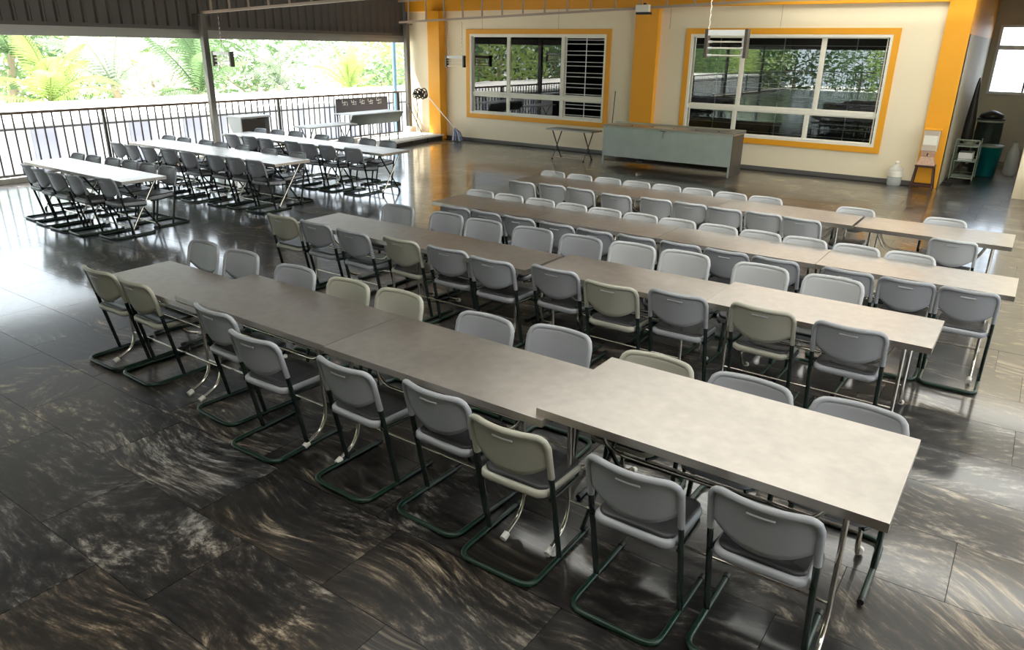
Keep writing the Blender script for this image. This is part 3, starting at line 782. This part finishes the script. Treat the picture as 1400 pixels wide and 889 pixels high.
CH = {
 'front row, near side': ('N', 1.0, [(-5.96,2.70,'w'),(-5.45,2.71,'w'),(-4.40,2.69,'g'),(-3.78,2.54,'g'),(-2.99,2.58,'g'),(-2.36,2.64,'g'),(-1.82,2.55,'w'),(-1.15,2.56,'g'),(-0.60,2.65,'g')]),
 'front row, far side': ('F', 1.0, [(-6.03,3.74,'g'),(-5.48,3.75,'g'),(-4.73,3.72,'g'),(-4.12,3.72,'w'),(-3.62,3.76,'w'),(-2.80,3.73,'g'),(-2.26,3.82,'g'),(-1.57,3.78,'w'),(-1.02,3.80,'g'),(-0.46,3.82,'g')]),
 'second row, near side': ('N', 1.0, [(-6.44,4.88,'w'),(-5.92,4.89,'g'),(-5.34,4.86,'g'),(-4.75,4.92,'w'),(-4.20,4.93,'g'),(-3.66,4.88,'g'),(-3.07,4.98,'g'),(-2.50,4.88,'w'),(-1.99,4.99,'g'),(-1.36,5.05,'w'),(-0.77,5.03,'g')]),
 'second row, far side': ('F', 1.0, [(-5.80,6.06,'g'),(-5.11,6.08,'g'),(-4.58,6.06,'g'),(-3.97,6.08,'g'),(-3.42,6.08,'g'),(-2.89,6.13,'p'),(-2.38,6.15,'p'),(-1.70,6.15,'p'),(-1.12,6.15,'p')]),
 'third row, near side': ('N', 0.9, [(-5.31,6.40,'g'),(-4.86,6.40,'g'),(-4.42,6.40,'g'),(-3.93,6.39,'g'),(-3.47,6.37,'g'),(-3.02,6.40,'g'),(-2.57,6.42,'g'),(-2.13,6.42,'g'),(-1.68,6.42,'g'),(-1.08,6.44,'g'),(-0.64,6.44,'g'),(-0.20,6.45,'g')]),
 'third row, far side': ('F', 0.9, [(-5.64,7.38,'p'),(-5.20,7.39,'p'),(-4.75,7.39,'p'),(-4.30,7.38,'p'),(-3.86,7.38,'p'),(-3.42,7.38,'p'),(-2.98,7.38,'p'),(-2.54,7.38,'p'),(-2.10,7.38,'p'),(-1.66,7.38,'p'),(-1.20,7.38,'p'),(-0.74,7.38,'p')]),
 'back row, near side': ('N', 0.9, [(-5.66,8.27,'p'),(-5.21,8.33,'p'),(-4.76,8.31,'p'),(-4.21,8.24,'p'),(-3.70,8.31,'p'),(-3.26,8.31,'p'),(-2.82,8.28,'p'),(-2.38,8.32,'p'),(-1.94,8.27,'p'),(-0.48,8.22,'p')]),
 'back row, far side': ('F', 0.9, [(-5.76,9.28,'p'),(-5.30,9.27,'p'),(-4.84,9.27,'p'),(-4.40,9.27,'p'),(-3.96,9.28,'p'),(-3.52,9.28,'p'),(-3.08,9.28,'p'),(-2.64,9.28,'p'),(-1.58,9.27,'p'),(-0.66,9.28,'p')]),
 'nearest railing-side row, near side': ('N', 0.92, [(-12.08,4.80,'g'),(-11.60,4.74,'g'),(-11.13,4.72,'g'),(-10.67,4.76,'g'),(-10.15,4.92,'g')]),
 'nearest railing-side row, far side': ('F', 0.92, [(-12.69,5.86,'g'),(-12.23,5.88,'g'),(-11.77,5.94,'g'),(-11.31,5.97,'g'),(-10.85,5.99,'g'),(-10.38,6.02,'g')]),
 'middle railing-side row, near side': ('N', 0.92, [(-13.63,6.95,'g'),(-13.16,6.95,'g'),(-12.68,6.98,'g'),(-12.20,7.06,'g'),(-11.58,7.03,'g'),(-10.97,7.12,'g'),(-10.49,7.16,'g'),(-10.00,7.18,'g')]),
 'middle railing-side row, far side': ('F', 0.92, [(-13.91,8.18,'g'),(-13.40,8.18,'g'),(-12.72,8.20,'g'),(-12.25,8.19,'g'),(-11.66,8.22,'g'),(-10.87,8.19,'g'),(-10.19,8.24,'g')]),
 'farthest railing-side row, near side': ('N', 0.92, [(-13.29,9.09,'g'),(-12.76,9.10,'g'),(-12.22,9.08,'g'),(-11.48,9.12,'g'),(-11.01,9.08,'g'),(-10.54,9.13,'g'),(-9.92,9.18,'g')]),
 'farthest railing-side row, far side': ('F', 0.92, [(-13.70,10.16,'g'),(-13.22,10.22,'g'),(-12.74,10.30,'g'),(-11.85,10.22,'g'),(-11.26,10.34,'g'),(-10.70,10.38,'g'),(-10.17,10.38,'g')]),
}
TINT = {'g': 'grey', 'w': 'beige-grey', 'p': 'pale grey'}
for row, (side, sx, lst) in CH.items():
    n = len(lst); rowname, sidename = row.split(', ')
    for i, (x, yb, tint) in enumerate(lst):
        p = protos[tint]
        if tint not in used: o = p; used.add(tint)
        else: o = copy_tree(p)
        if side == 'N': o.location = (x, yb+0.22, 0); o.rotation_euler = (0, 0, R(random.uniform(-2.5, 2.5)))
        else: o.location = (x, yb-0.22, 0); o.rotation_euler = (0, 0, math.pi+R(random.uniform(-2, 2)))
        o.scale = (sx, 1, 1)
        if i == 0: pos = 'leftmost'
        elif i == n-1: pos = 'rightmost'
        elif i < n/2: pos = '%s from left' % ORD[i]
        else: pos = '%s from right' % ORD[n-1-i]
        tag(o, '%s plastic chair on %s of %s, %s' % (TINT[tint], 'the '+sidename, rowname, pos), 'chair', 'plastic chairs on the %s of the %s' % (sidename, rowname))

# ---------------------------------------------------------------- serving counter and folding table by the back wall
sc = thing('serving_counter', 'long galvanised steel serving counter standing before the back wall', 'counter', (-6.68, 15.3, 0), R(1))
a = MB(); a.box(-1.55, 1.52, -0.02, 0.72, 0.86, 0.90); a.build('counter_top', M['edge'], sc, bevel=0.004)
a = MB(); a.box(-1.50, 1.47, 0.0, 0.012, 0.22, 0.86); a.build('front_panel', M['galv'], sc)
a = MB(); a.box(1.47, 1.49, 0.0, 0.70, 0.0, 0.86); a.build('side_panel', M['darkmetal'], sc)
a = MB(); a.box(-1.50, 1.47, 0.68, 0.70, 0.1, 0.5); a.build('rear_panel', M['darkmetal'], sc)
for x in (-1.49, 1.46):
    for y_ in (0.01, 0.68):
        a = MB(); a.box(x-0.02, x+0.02, y_-0.02, y_+0.02, 0.0, 0.86); a.build('leg', M['galv'], sc)
a = MB(); a.box(-1.48, 1.45, 0.04, 0.66, 0.10, 0.12); a.build('lower_shelf', M['darkmetal'], sc)
a = MB(); a.tube([(-0.05, -0.03, 0.85), (-0.05, -0.03, 0.70)], 0.008, 6); a.tube([(-0.12, -0.03, 0.855), (0.02, -0.03, 0.855)], 0.006, 6); a.build('hanging_hook', M['darkmetal'], sc)
a = MB(); a.box(-1.55, 1.52, 0.68, 0.72, 0.90, 0.93); a.build('rear_ledge', M['edge'], sc)
for k in range(5):
    a = MB(); a.lathe([(0.015, 0.90), (0.015, 0.915), (0.005, 0.92)], -0.9+k*0.5, 0.2, 8); a.build('tray_peg', M['darkmetal'], sc)
a = MB(); a.lathe([(0.07, 0), (0.08, 0.02), (0.085, 0.20), (0.075, 0.21)], 0, 0, 16)
o = a.build('steel_pot', M['chrome']); o.location = (-7.45, 15.75, 0.12); tag(o, 'small shiny pot on the lower shelf of the serving counter', 'pot')

ft = thing('folding_table', 'narrow folding table with crossed legs left of the serving counter', 'table', (-9.08, 15.5, 0))
a = MB(); a.box(-0.68, 0.58, -0.22, 0.28, 0.68, 0.71); a.build('tabletop', M['edge'], ft)
for x in (-0.48, 0.38):
    for s in (-1, 1):
        a = MB(); a.tube([(x+0.015*s, s*0.2, 0.68), (x+0.015*s, -s*0.22, 0.02)], 0.014, 8); lg = a.build('leg', M['darkmetal'], ft)
        a = MB(); a.tube([(x+0.015*s, -s*0.22, 0.0), (x+0.015*s, -s*0.22, 0.035)], 0.024, 8); a.build('foot_cap', M['black'], lg)
for s in (-1, 1):
    a = MB(); a.tube([(-0.48+0.015*s, -s*0.2, 0.06), (0.38+0.015*s, -s*0.2, 0.06)], 0.01, 6); a.build('stretcher', M['chrome'], ft)
pl = MB(); pl.tube([(0, 0, 0), (0.02, 0.12, 1.55)], 0.013, 8)
o = pl.build('wooden_pole', M['post']); o.location = (-8.78, 16.72, 0); tag(o, 'thin upright stick leaning on the back wall left of the middle orange pilaster', 'pole')

# ---------------------------------------------------------------- things by the railing
cab = thing('steel_cabinet', 'white cabinet with a dark open front behind the farthest left tables', 'cabinet', (-14.42, 10.55, 0), R(0))
cab.scale = (1.1, 0.70, 1.13)
a = MB(); a.box(-0.42, 0.0, -0.55, -0.52, 0, 0.86); a.box(-0.42, 0.0, 0.50, 0.53, 0, 0.86); a.box(-0.42, -0.39, -0.52, 0.50, 0, 0.86); a.build('side_panels', M['whitep'], cab)
a = MB(); a.box(-0.46, 0.04, -0.58, 0.56, 0.86, 0.89); a.build('cabinet_top', M['whitep'], cab)
a = MB(); a.box(-0.06, -0.03, -0.50, 0.38, 0.10, 0.82); a.build('front_panel', M['darkmetal'], cab)  # dark sheet stands in for the shade inside the open front
a = MB(); a.box(-0.42, 0.0, -0.52, 0.50, 0.0, 0.06); a.build('plinth', M['whitep'], cab)
ct = thing('trough_counter', 'grey metal counter with a deep front panel on thin legs near the railing', 'counter', (-14.1, 13.15, 0))
a = MB()
a.add([(0.0,0,0.86),(0.0,1.85,0.86),(-0.16,1.80,0.60),(-0.16,0.03,0.60),(-0.02,0,0.87),(-0.02,1.85,0.87),(-0.18,1.80,0.61),(-0.18,0.03,0.61)],
      [(0,1,2,3),(4,7,6,5),(0,4,5,1),(1,5,6,2),(2,6,7,3),(3,7,4,0)]); a.build('front_panel', M['galv'], ct)
a = MB(); a.box(-0.65, 0.02, 0, 1.85, 0.87, 0.89); a.build('counter_top', M['whitep'], ct)
for k in range(6):
    a = MB(); a.box(-0.18, -0.155, 0.06+k*0.34, 0.085+k*0.34, 0.0, 0.61); a.build('leg', M['darkmetal'], ct)
for k in range(2):
    a = MB(); a.box(-0.63, -0.605, 0.06+k*1.7, 0.085+k*1.7, 0.0, 0.87); a.build('leg', M['darkmetal'], ct)
lt = thing('low_trestle_table', 'low pale trestle table left of the grey metal counter near the railing', 'table', (-13.95, 12.35, 0))
a = MB(); a.box(-0.5, 0.1, -0.75, 0.72, 0.68, 0.71); a.build('tabletop', M['whitep'], lt)
for y_ in (-0.6, 0.58):
    for s in (-1, 1):
        a = MB(); a.tube([(-0.2+s*0.2, y_+0.02*s, 0.68), (-0.2-s*0.22, y_+0.02*s, 0.0)], 0.013, 6); a.build('leg', M['post'], lt)

bd = thing('notice_board', 'dark grey board with white markings along its top, hung on the railing', 'board', (XL-0.12, 14.0, 0.74))
a = MB(); a.box(-0.02, 0.01, 0, 1.95, 0, 0.42); a.build('board_panel', M['board'], bd)
for y_ in (0.3, 1.6):
    a = MB(); a.tube([(0.0, y_, 0.38), (0.0, y_, 0.52), (-0.08, y_, 0.54), (-0.1, y_, 0.50)], 0.006, 6); a.build('hook', M['chrome'], bd)
gl = MB(); rr = random.Random(3)
for k in range(5):
    y_ = 0.22+k*0.32
    for (dy, dz, w_, h_) in ((0, 0.30, 0.10, 0.022), (0, 0.33, 0.022, 0.05), (0.08, 0.27, 0.022, 0.09), (0.04, 0.24, 0.10, 0.020), (0.12, 0.32, 0.07, 0.018), (0.16, 0.23, 0.018, 0.07)):
        yy = y_+dy+rr.uniform(-0.015, 0.015); zz = dz+rr.uniform(-0.01, 0.01)
        gl.box(0.011, 0.014, yy, yy+w_, zz, zz+h_)
gl.build('white_marking', M['whitep'], bd)

# hose bundle and mop in the back left corner
hs = thing('hose_coil', 'tangled grey cable coil hung beside the corner post', 'cable', (-15.02, 16.55, 1.08))
for k in range(9):
    a = MB(); r_ = 0.09+0.012*(k % 4); cxx = 0.03*k-0.02; pts = [(cxx+r_*0.9*math.cos(t_*2*math.pi/14), 0.02*k-0.04, 0.12+0.05*(k % 2)+r_*math.sin(t_*2*math.pi/14)) for t_ in range(14)]
    a.tube(pts, 0.017, 6, closed=True); a.build('loop', M['black'], hs)
a = MB(); a.tube([(-0.02, 0, 0.05), (0.03, 0, -0.3), (-0.03, 0, -0.6), (0.02, 0, -0.9)], 0.01, 6); a.build('hanging_cable', M['black'], hs)
mp_ = thing('mop', 'long handled mop with a reddish blue head leaning across the orange pilaster', 'mop', (-13.62, 16.55, 0))
a = MB(); a.tube([(0, 0, 0.35), (-0.95, 0.0, 1.15)], 0.013, 8); a.build('mop_handle', M['whitep'], mp_)
for k in range(14):
    an = R(-60+k*9); a = MB(); e_ = Vector((0.06+0.20*math.sin(an+0.3), 0.10*math.cos(k*2.1), 0.02))
    a.tube([(0, 0, 0.36), (e_.x*0.6, e_.y*0.6, 0.25), tuple(e_)], 0.014, 5); a.build('mop_strand', [M['red'], M['blue'], M['whitep'], M['teal']][k % 4], mp_)
br_ = MB(); br_.tube([(0,0,0.02),(-0.55,0.05,0.85)], 0.012, 6)
o = br_.build('broom_stick', M['darkmetal']); o.location = (-14.35, 16.0, 0.14); tag(o, 'thin dark stick leaning left of the orange corner pilaster', 'stick')

# ---------------------------------------------------------------- hanging insect-trap lamps and the floodlight on the truss
def hang_lamp(cx, cy, zb, w, h, ztop, label, wire):
    t = thing('hanging_lamp', label, 'lamp', (cx, cy, zb), 0, 'hanging tube lamps')
    for s in (-1, 1):
        a = MB(); a.box(s*w/2-0.02, s*w/2+0.02, -0.05, 0.05, -0.02, h+0.01); a.build('end_plate', M['darkmetal'], t)
    a = MB(); a.box(-w/2+0.02, w/2-0.02, -0.04, 0.04, h-0.07, h); a.build('top_housing', M['whitep'], t)
    for z in (0.0, h*0.28, h*0.52):
        a = MB(); a.tube([(-w/2+0.02, 0, z+0.01), (w/2-0.02, 0, z+0.01)], 0.011, 8); a.build('lamp_tube', M['alu'], t)
        for s in (-1, 1):
            a = MB(); a.tube([(s*(w/2-0.07), 0, z+0.01), (s*(w/2-0.02), 0, z+0.01)], 0.016, 8); a.build('tube_holder', M['whitep'], t)
    for x in wire:
        a = MB()
        for k in range(int((ztop-zb-h)/0.05)):
            z = h+k*0.05; a.tube([(x, 0, z), (x+0.008*(1 if k % 2 else -1), 0, z+0.05)], 0.007, 5)
        a.build('chain', M['chrome'], t)
    return t
hang_lamp(-3.70, 10.2, 2.44, 0.54, 0.33, 3.46, 'tube lamp with white top hanging by a chain before the right wall window', (-0.26,))
hang_lamp(-13.40, 16.35, 2.01, 0.60, 0.27, 3.17, 'tube lamp hanging on a thin wire between corner pilaster and left wall window', (-0.26, 0.24))
hang_lamp(-14.85, 10.2, 2.06, 0.62, 0.28, 3.13, 'tube lamp hanging against the trees just right of the dark post', (0.0,))
fl = thing('floodlight', 'small white and black floodlight fixed on the truss above the middle pilaster', 'lamp', (-7.87, 16.25, 3.24))
a = MB(); a.box(-0.16, 0.16, -0.10, 0.0, 0.05, 0.20); a.build('lamp_body', M['alu'], fl, bevel=0.006)
a = MB(); a.box(-0.15, 0.17, -0.09, 0.06, 0.0, 0.05); a.box(-0.02, 0.02, 0.0, 0.08, 0.05, 0.24); a.build('bracket', M['black'], fl)

# ---------------------------------------------------------------- back right corner
def jar(name, x, y, z, s, label):
    t = thing(name, label, 'bottle', (x, y, z))
    a = MB(); a.lathe([(0.12*s, 0.0), (0.135*s, 0.02), (0.135*s, 0.13*s), (0.128*s, 0.15*s), (0.135*s, 0.17*s), (0.135*s, 0.30*s), (0.11*s, 0.36*s), (0.04*s, 0.41*s), (0.035*s, 0.45*s)], 0, 0, 20); a.build('bottle_body', M['clear'], t)
    a = MB(); a.lathe([(0.036*s, 0.45*s), (0.036*s, 0.47*s), (0.02*s, 0.48*s)], 0, 0, 12); a.build('bottle_cap', M['alu'], t)
    a = MB(); a.lathe([(0.136*s, 0.18*s), (0.137*s, 0.29*s)], 0, 0, 20); a.build('bottle_label', M['alu'], t)
jar('water_bottle', -2.26, 16.72, 0, 1.0, 'large clear water bottle standing on the floor left of the dark stool')
st = thing('wooden_stool', 'dark wooden stool with a speckled stone top against the orange pilaster', 'stool', (-1.74, 16.62, 0))
a = MB(); a.box(-0.17, 0.17, -0.16, 0.16, 0.43, 0.47); a.build('seat_frame', M['wood'], st, bevel=0.004)
for sx in (-1, 1):
    for sy in (-1, 1):
        a = MB(); a.tube([(sx*0.15, sy*0.13, 0.43), (sx*0.19, sy*0.16, 0.0)], 0.018, 4); a.build('leg', M['wood'], st)
for sy in (-1, 1):
    a = MB(); a.box(-0.17, 0.17, sy*0.15-0.012, sy*0.15+0.012, 0.05, 0.09); a.build('foot_bar', M['wood'], st)
a = MB(); a.add([(-0.16,-0.14,0),(0.16,-0.14,0),(0.16,0.14,0),(-0.16,0.14,0),(-0.11,-0.10,0.16),(0.11,-0.10,0.16),(0.11,0.12,0.16),(-0.11,0.12,0.16)],
      [(0,3,2,1),(4,5,6,7),(0,1,5,4),(1,2,6,5),(2,3,7,6),(3,0,4,7)])
o = a.build('stone_block', M['stone'], bevel=0.004); o.location = (-1.74, 16.62, 0.47); tag(o, 'pinkish speckled stone block on the dark wooden stool', 'block')
wd = thing('water_dispenser', 'see-through water dispenser on the stone block before the orange pilaster', 'dispenser', (-1.74, 16.64, 0.63))
a = MB(); a.box(-0.12, 0.12, -0.09, 0.09, 0, 0.10); a.build('base', M['stone'], wd, bevel=0.01)
a = MB(); a.box(-0.14, 0.14, -0.10, 0.10, 0.10, 0.50); a.build('tank', M['clear'], wd, bevel=0.02)
a = MB(); a.box(-0.12, 0.12, -0.106, -0.10, 0.22, 0.40); a.build('tank_label', M['alu'], wd)
a = MB(); a.box(-0.15, 0.15, -0.11, 0.11, 0.50, 0.53); a.build('lid', M['orange'], wd, bevel=0.004)
a = MB(); a.tube([(0, -0.09, 0.06), (0, -0.15, 0.05), (0, -0.15, 0.02)], 0.012, 6); a.build('tap', M['black'], wd)

tr = thing('service_trolley', 'pale green metal trolley with wire shelves by the corridor wall', 'trolley', (-1.22, 18.3, 0))
for z in (0.08, 0.42, 0.72):
    a = MB(); a.box(-0.18, 0.20, -0.28, 0.28, z, z+0.018); a.build('shelf', M['palegreen'], tr)
    a = MB(); a.tube([(-0.2, -0.3, z+0.06), (0.22, -0.3, z+0.06), (0.22, 0.3, z+0.06), (-0.2, 0.3, z+0.06)], 0.009, 6, closed=True); a.build('guard_rail', M['palegreen'], tr)
for sx in (-0.2, 0.22):
    for sy in (-0.3, 0.3):
        a = MB(); a.tube([(sx, sy, 0.05), (sx, sy, 0.86)], 0.012, 6); a.build('upright', M['palegreen'], tr)
        a = MB(); a.tube([(sx-0.012, sy, 0.03), (sx+0.012, sy, 0.03)], 0.03, 10); a.build('wheel', M['black'], tr)
a = MB(); a.tube([(-0.2, -0.3, 0.86), (0.22, -0.3, 0.86)], 0.012, 6); a.build('handle', M['palegreen'], tr)
a = MB(); a.box(-0.12, 0.14, -0.2, 0.2, 0, 0.16)
o = a.build('white_box', M['whitep'], bevel=0.006); o.location = (-1.22, 18.3, 0.438); tag(o, 'white box on the middle shelf of the green trolley', 'box')
a = MB(); a.lathe([(0.09, 0), (0.13, 0.07), (0.14, 0.09)], 0, 0, 16)
o = a.build('steel_bowl', M['chrome']); o.location = (-1.20, 18.3, 0.738); tag(o, 'shallow bowl on the top shelf of the green trolley', 'bowl')

bn = thing('plastic_bin', 'teal round plastic bin standing on the corridor floor', 'bin', (-0.86, 19.4, 0))
a = MB(); a.lathe([(0.17, 0.0), (0.18, 0.01), (0.235, 0.62), (0.25, 0.63), (0.25, 0.66), (0.225, 0.66), (0.17, 0.03)], 0, 0, 24); a.build('bin_body', M['teal'], bn)
a = MB(); a.lathe([(0.238, 0.62), (0.26, 0.63), (0.26, 0.655), (0.24, 0.665)], 0, 0, 24); a.build('rim', M['palegreen'], bn)
cr_ = thing('dark_crate', 'dark green barrel standing behind the teal bin', 'barrel', (-1.0, 19.95, 0))
a = MB(); a.lathe([(0.22, 0.0), (0.26, 0.3), (0.26, 0.9), (0.25, 1.12), (0.27, 1.14), (0.27, 1.18), (0.24, 1.18)], 0, 0, 24); a.build('barrel_body', M['darkgreen'], cr_)
a = MB(); a.lathe([(0.262, 1.10), (0.275, 1.11), (0.275, 1.14), (0.262, 1.15)], 0, 0, 24); a.build('barrel_hoop', M['palegreen'], cr_)
bb = MB(); bb.lathe([(0.20, 0.0), (0.25, 0.03), (0.22, 0.09), (0.12, 0.14), (0.04, 0.17)], 0, 0, 18)
o = bb.build('black_bag', M['blackbag']); o.location = (-1.0, 19.95, 1.18); tag(o, 'black plastic bag lying on top of the dark green barrel', 'bag')
wb_ = MB(); wb_.lathe([(0.10, 0.0), (0.15, 0.08), (0.14, 0.35), (0.11, 0.55), (0.05, 0.66), (0.07, 0.72)], 0, 0, 14)
o = wb_.build('white_sack', M['clear']); o.location = (-0.42, 19.75, 0); tag(o, 'pale translucent sack standing right of the teal bin', 'sack')
um = thing('folded_parasol', 'tall dark folded parasol leaning on the corridor wall behind the trolley', 'parasol', (-1.32, 18.95, 0))
a = MB(); a.lathe([(0.03, 0.35), (0.12, 0.5), (0.10, 1.2), (0.04, 1.9), (0.012, 2.05)], 0, 0, 12); a.build('folded_cover', M['blackbag'], um)
a = MB(); a.tube([(0, 0, 0), (0, 0, 0.4)], 0.02, 8); a.build('pole', M['darkmetal'], um)
bx = thing('wooden_box', 'brown wooden box at the right picture edge on the floor', 'box', (0.22, 16.15, 0))
a = MB(); a.box(-0.16, 0.3, -0.2, 0.2, 0.0, 0.42); a.build('box_body', M['stone'], bx, bevel=0.006)
a = MB(); a.box(-0.18, 0.32, -0.22, 0.22, 0.42, 0.45); a.build('box_lid', M['wood'], bx, bevel=0.004)
bpy.context.view_layer.update()
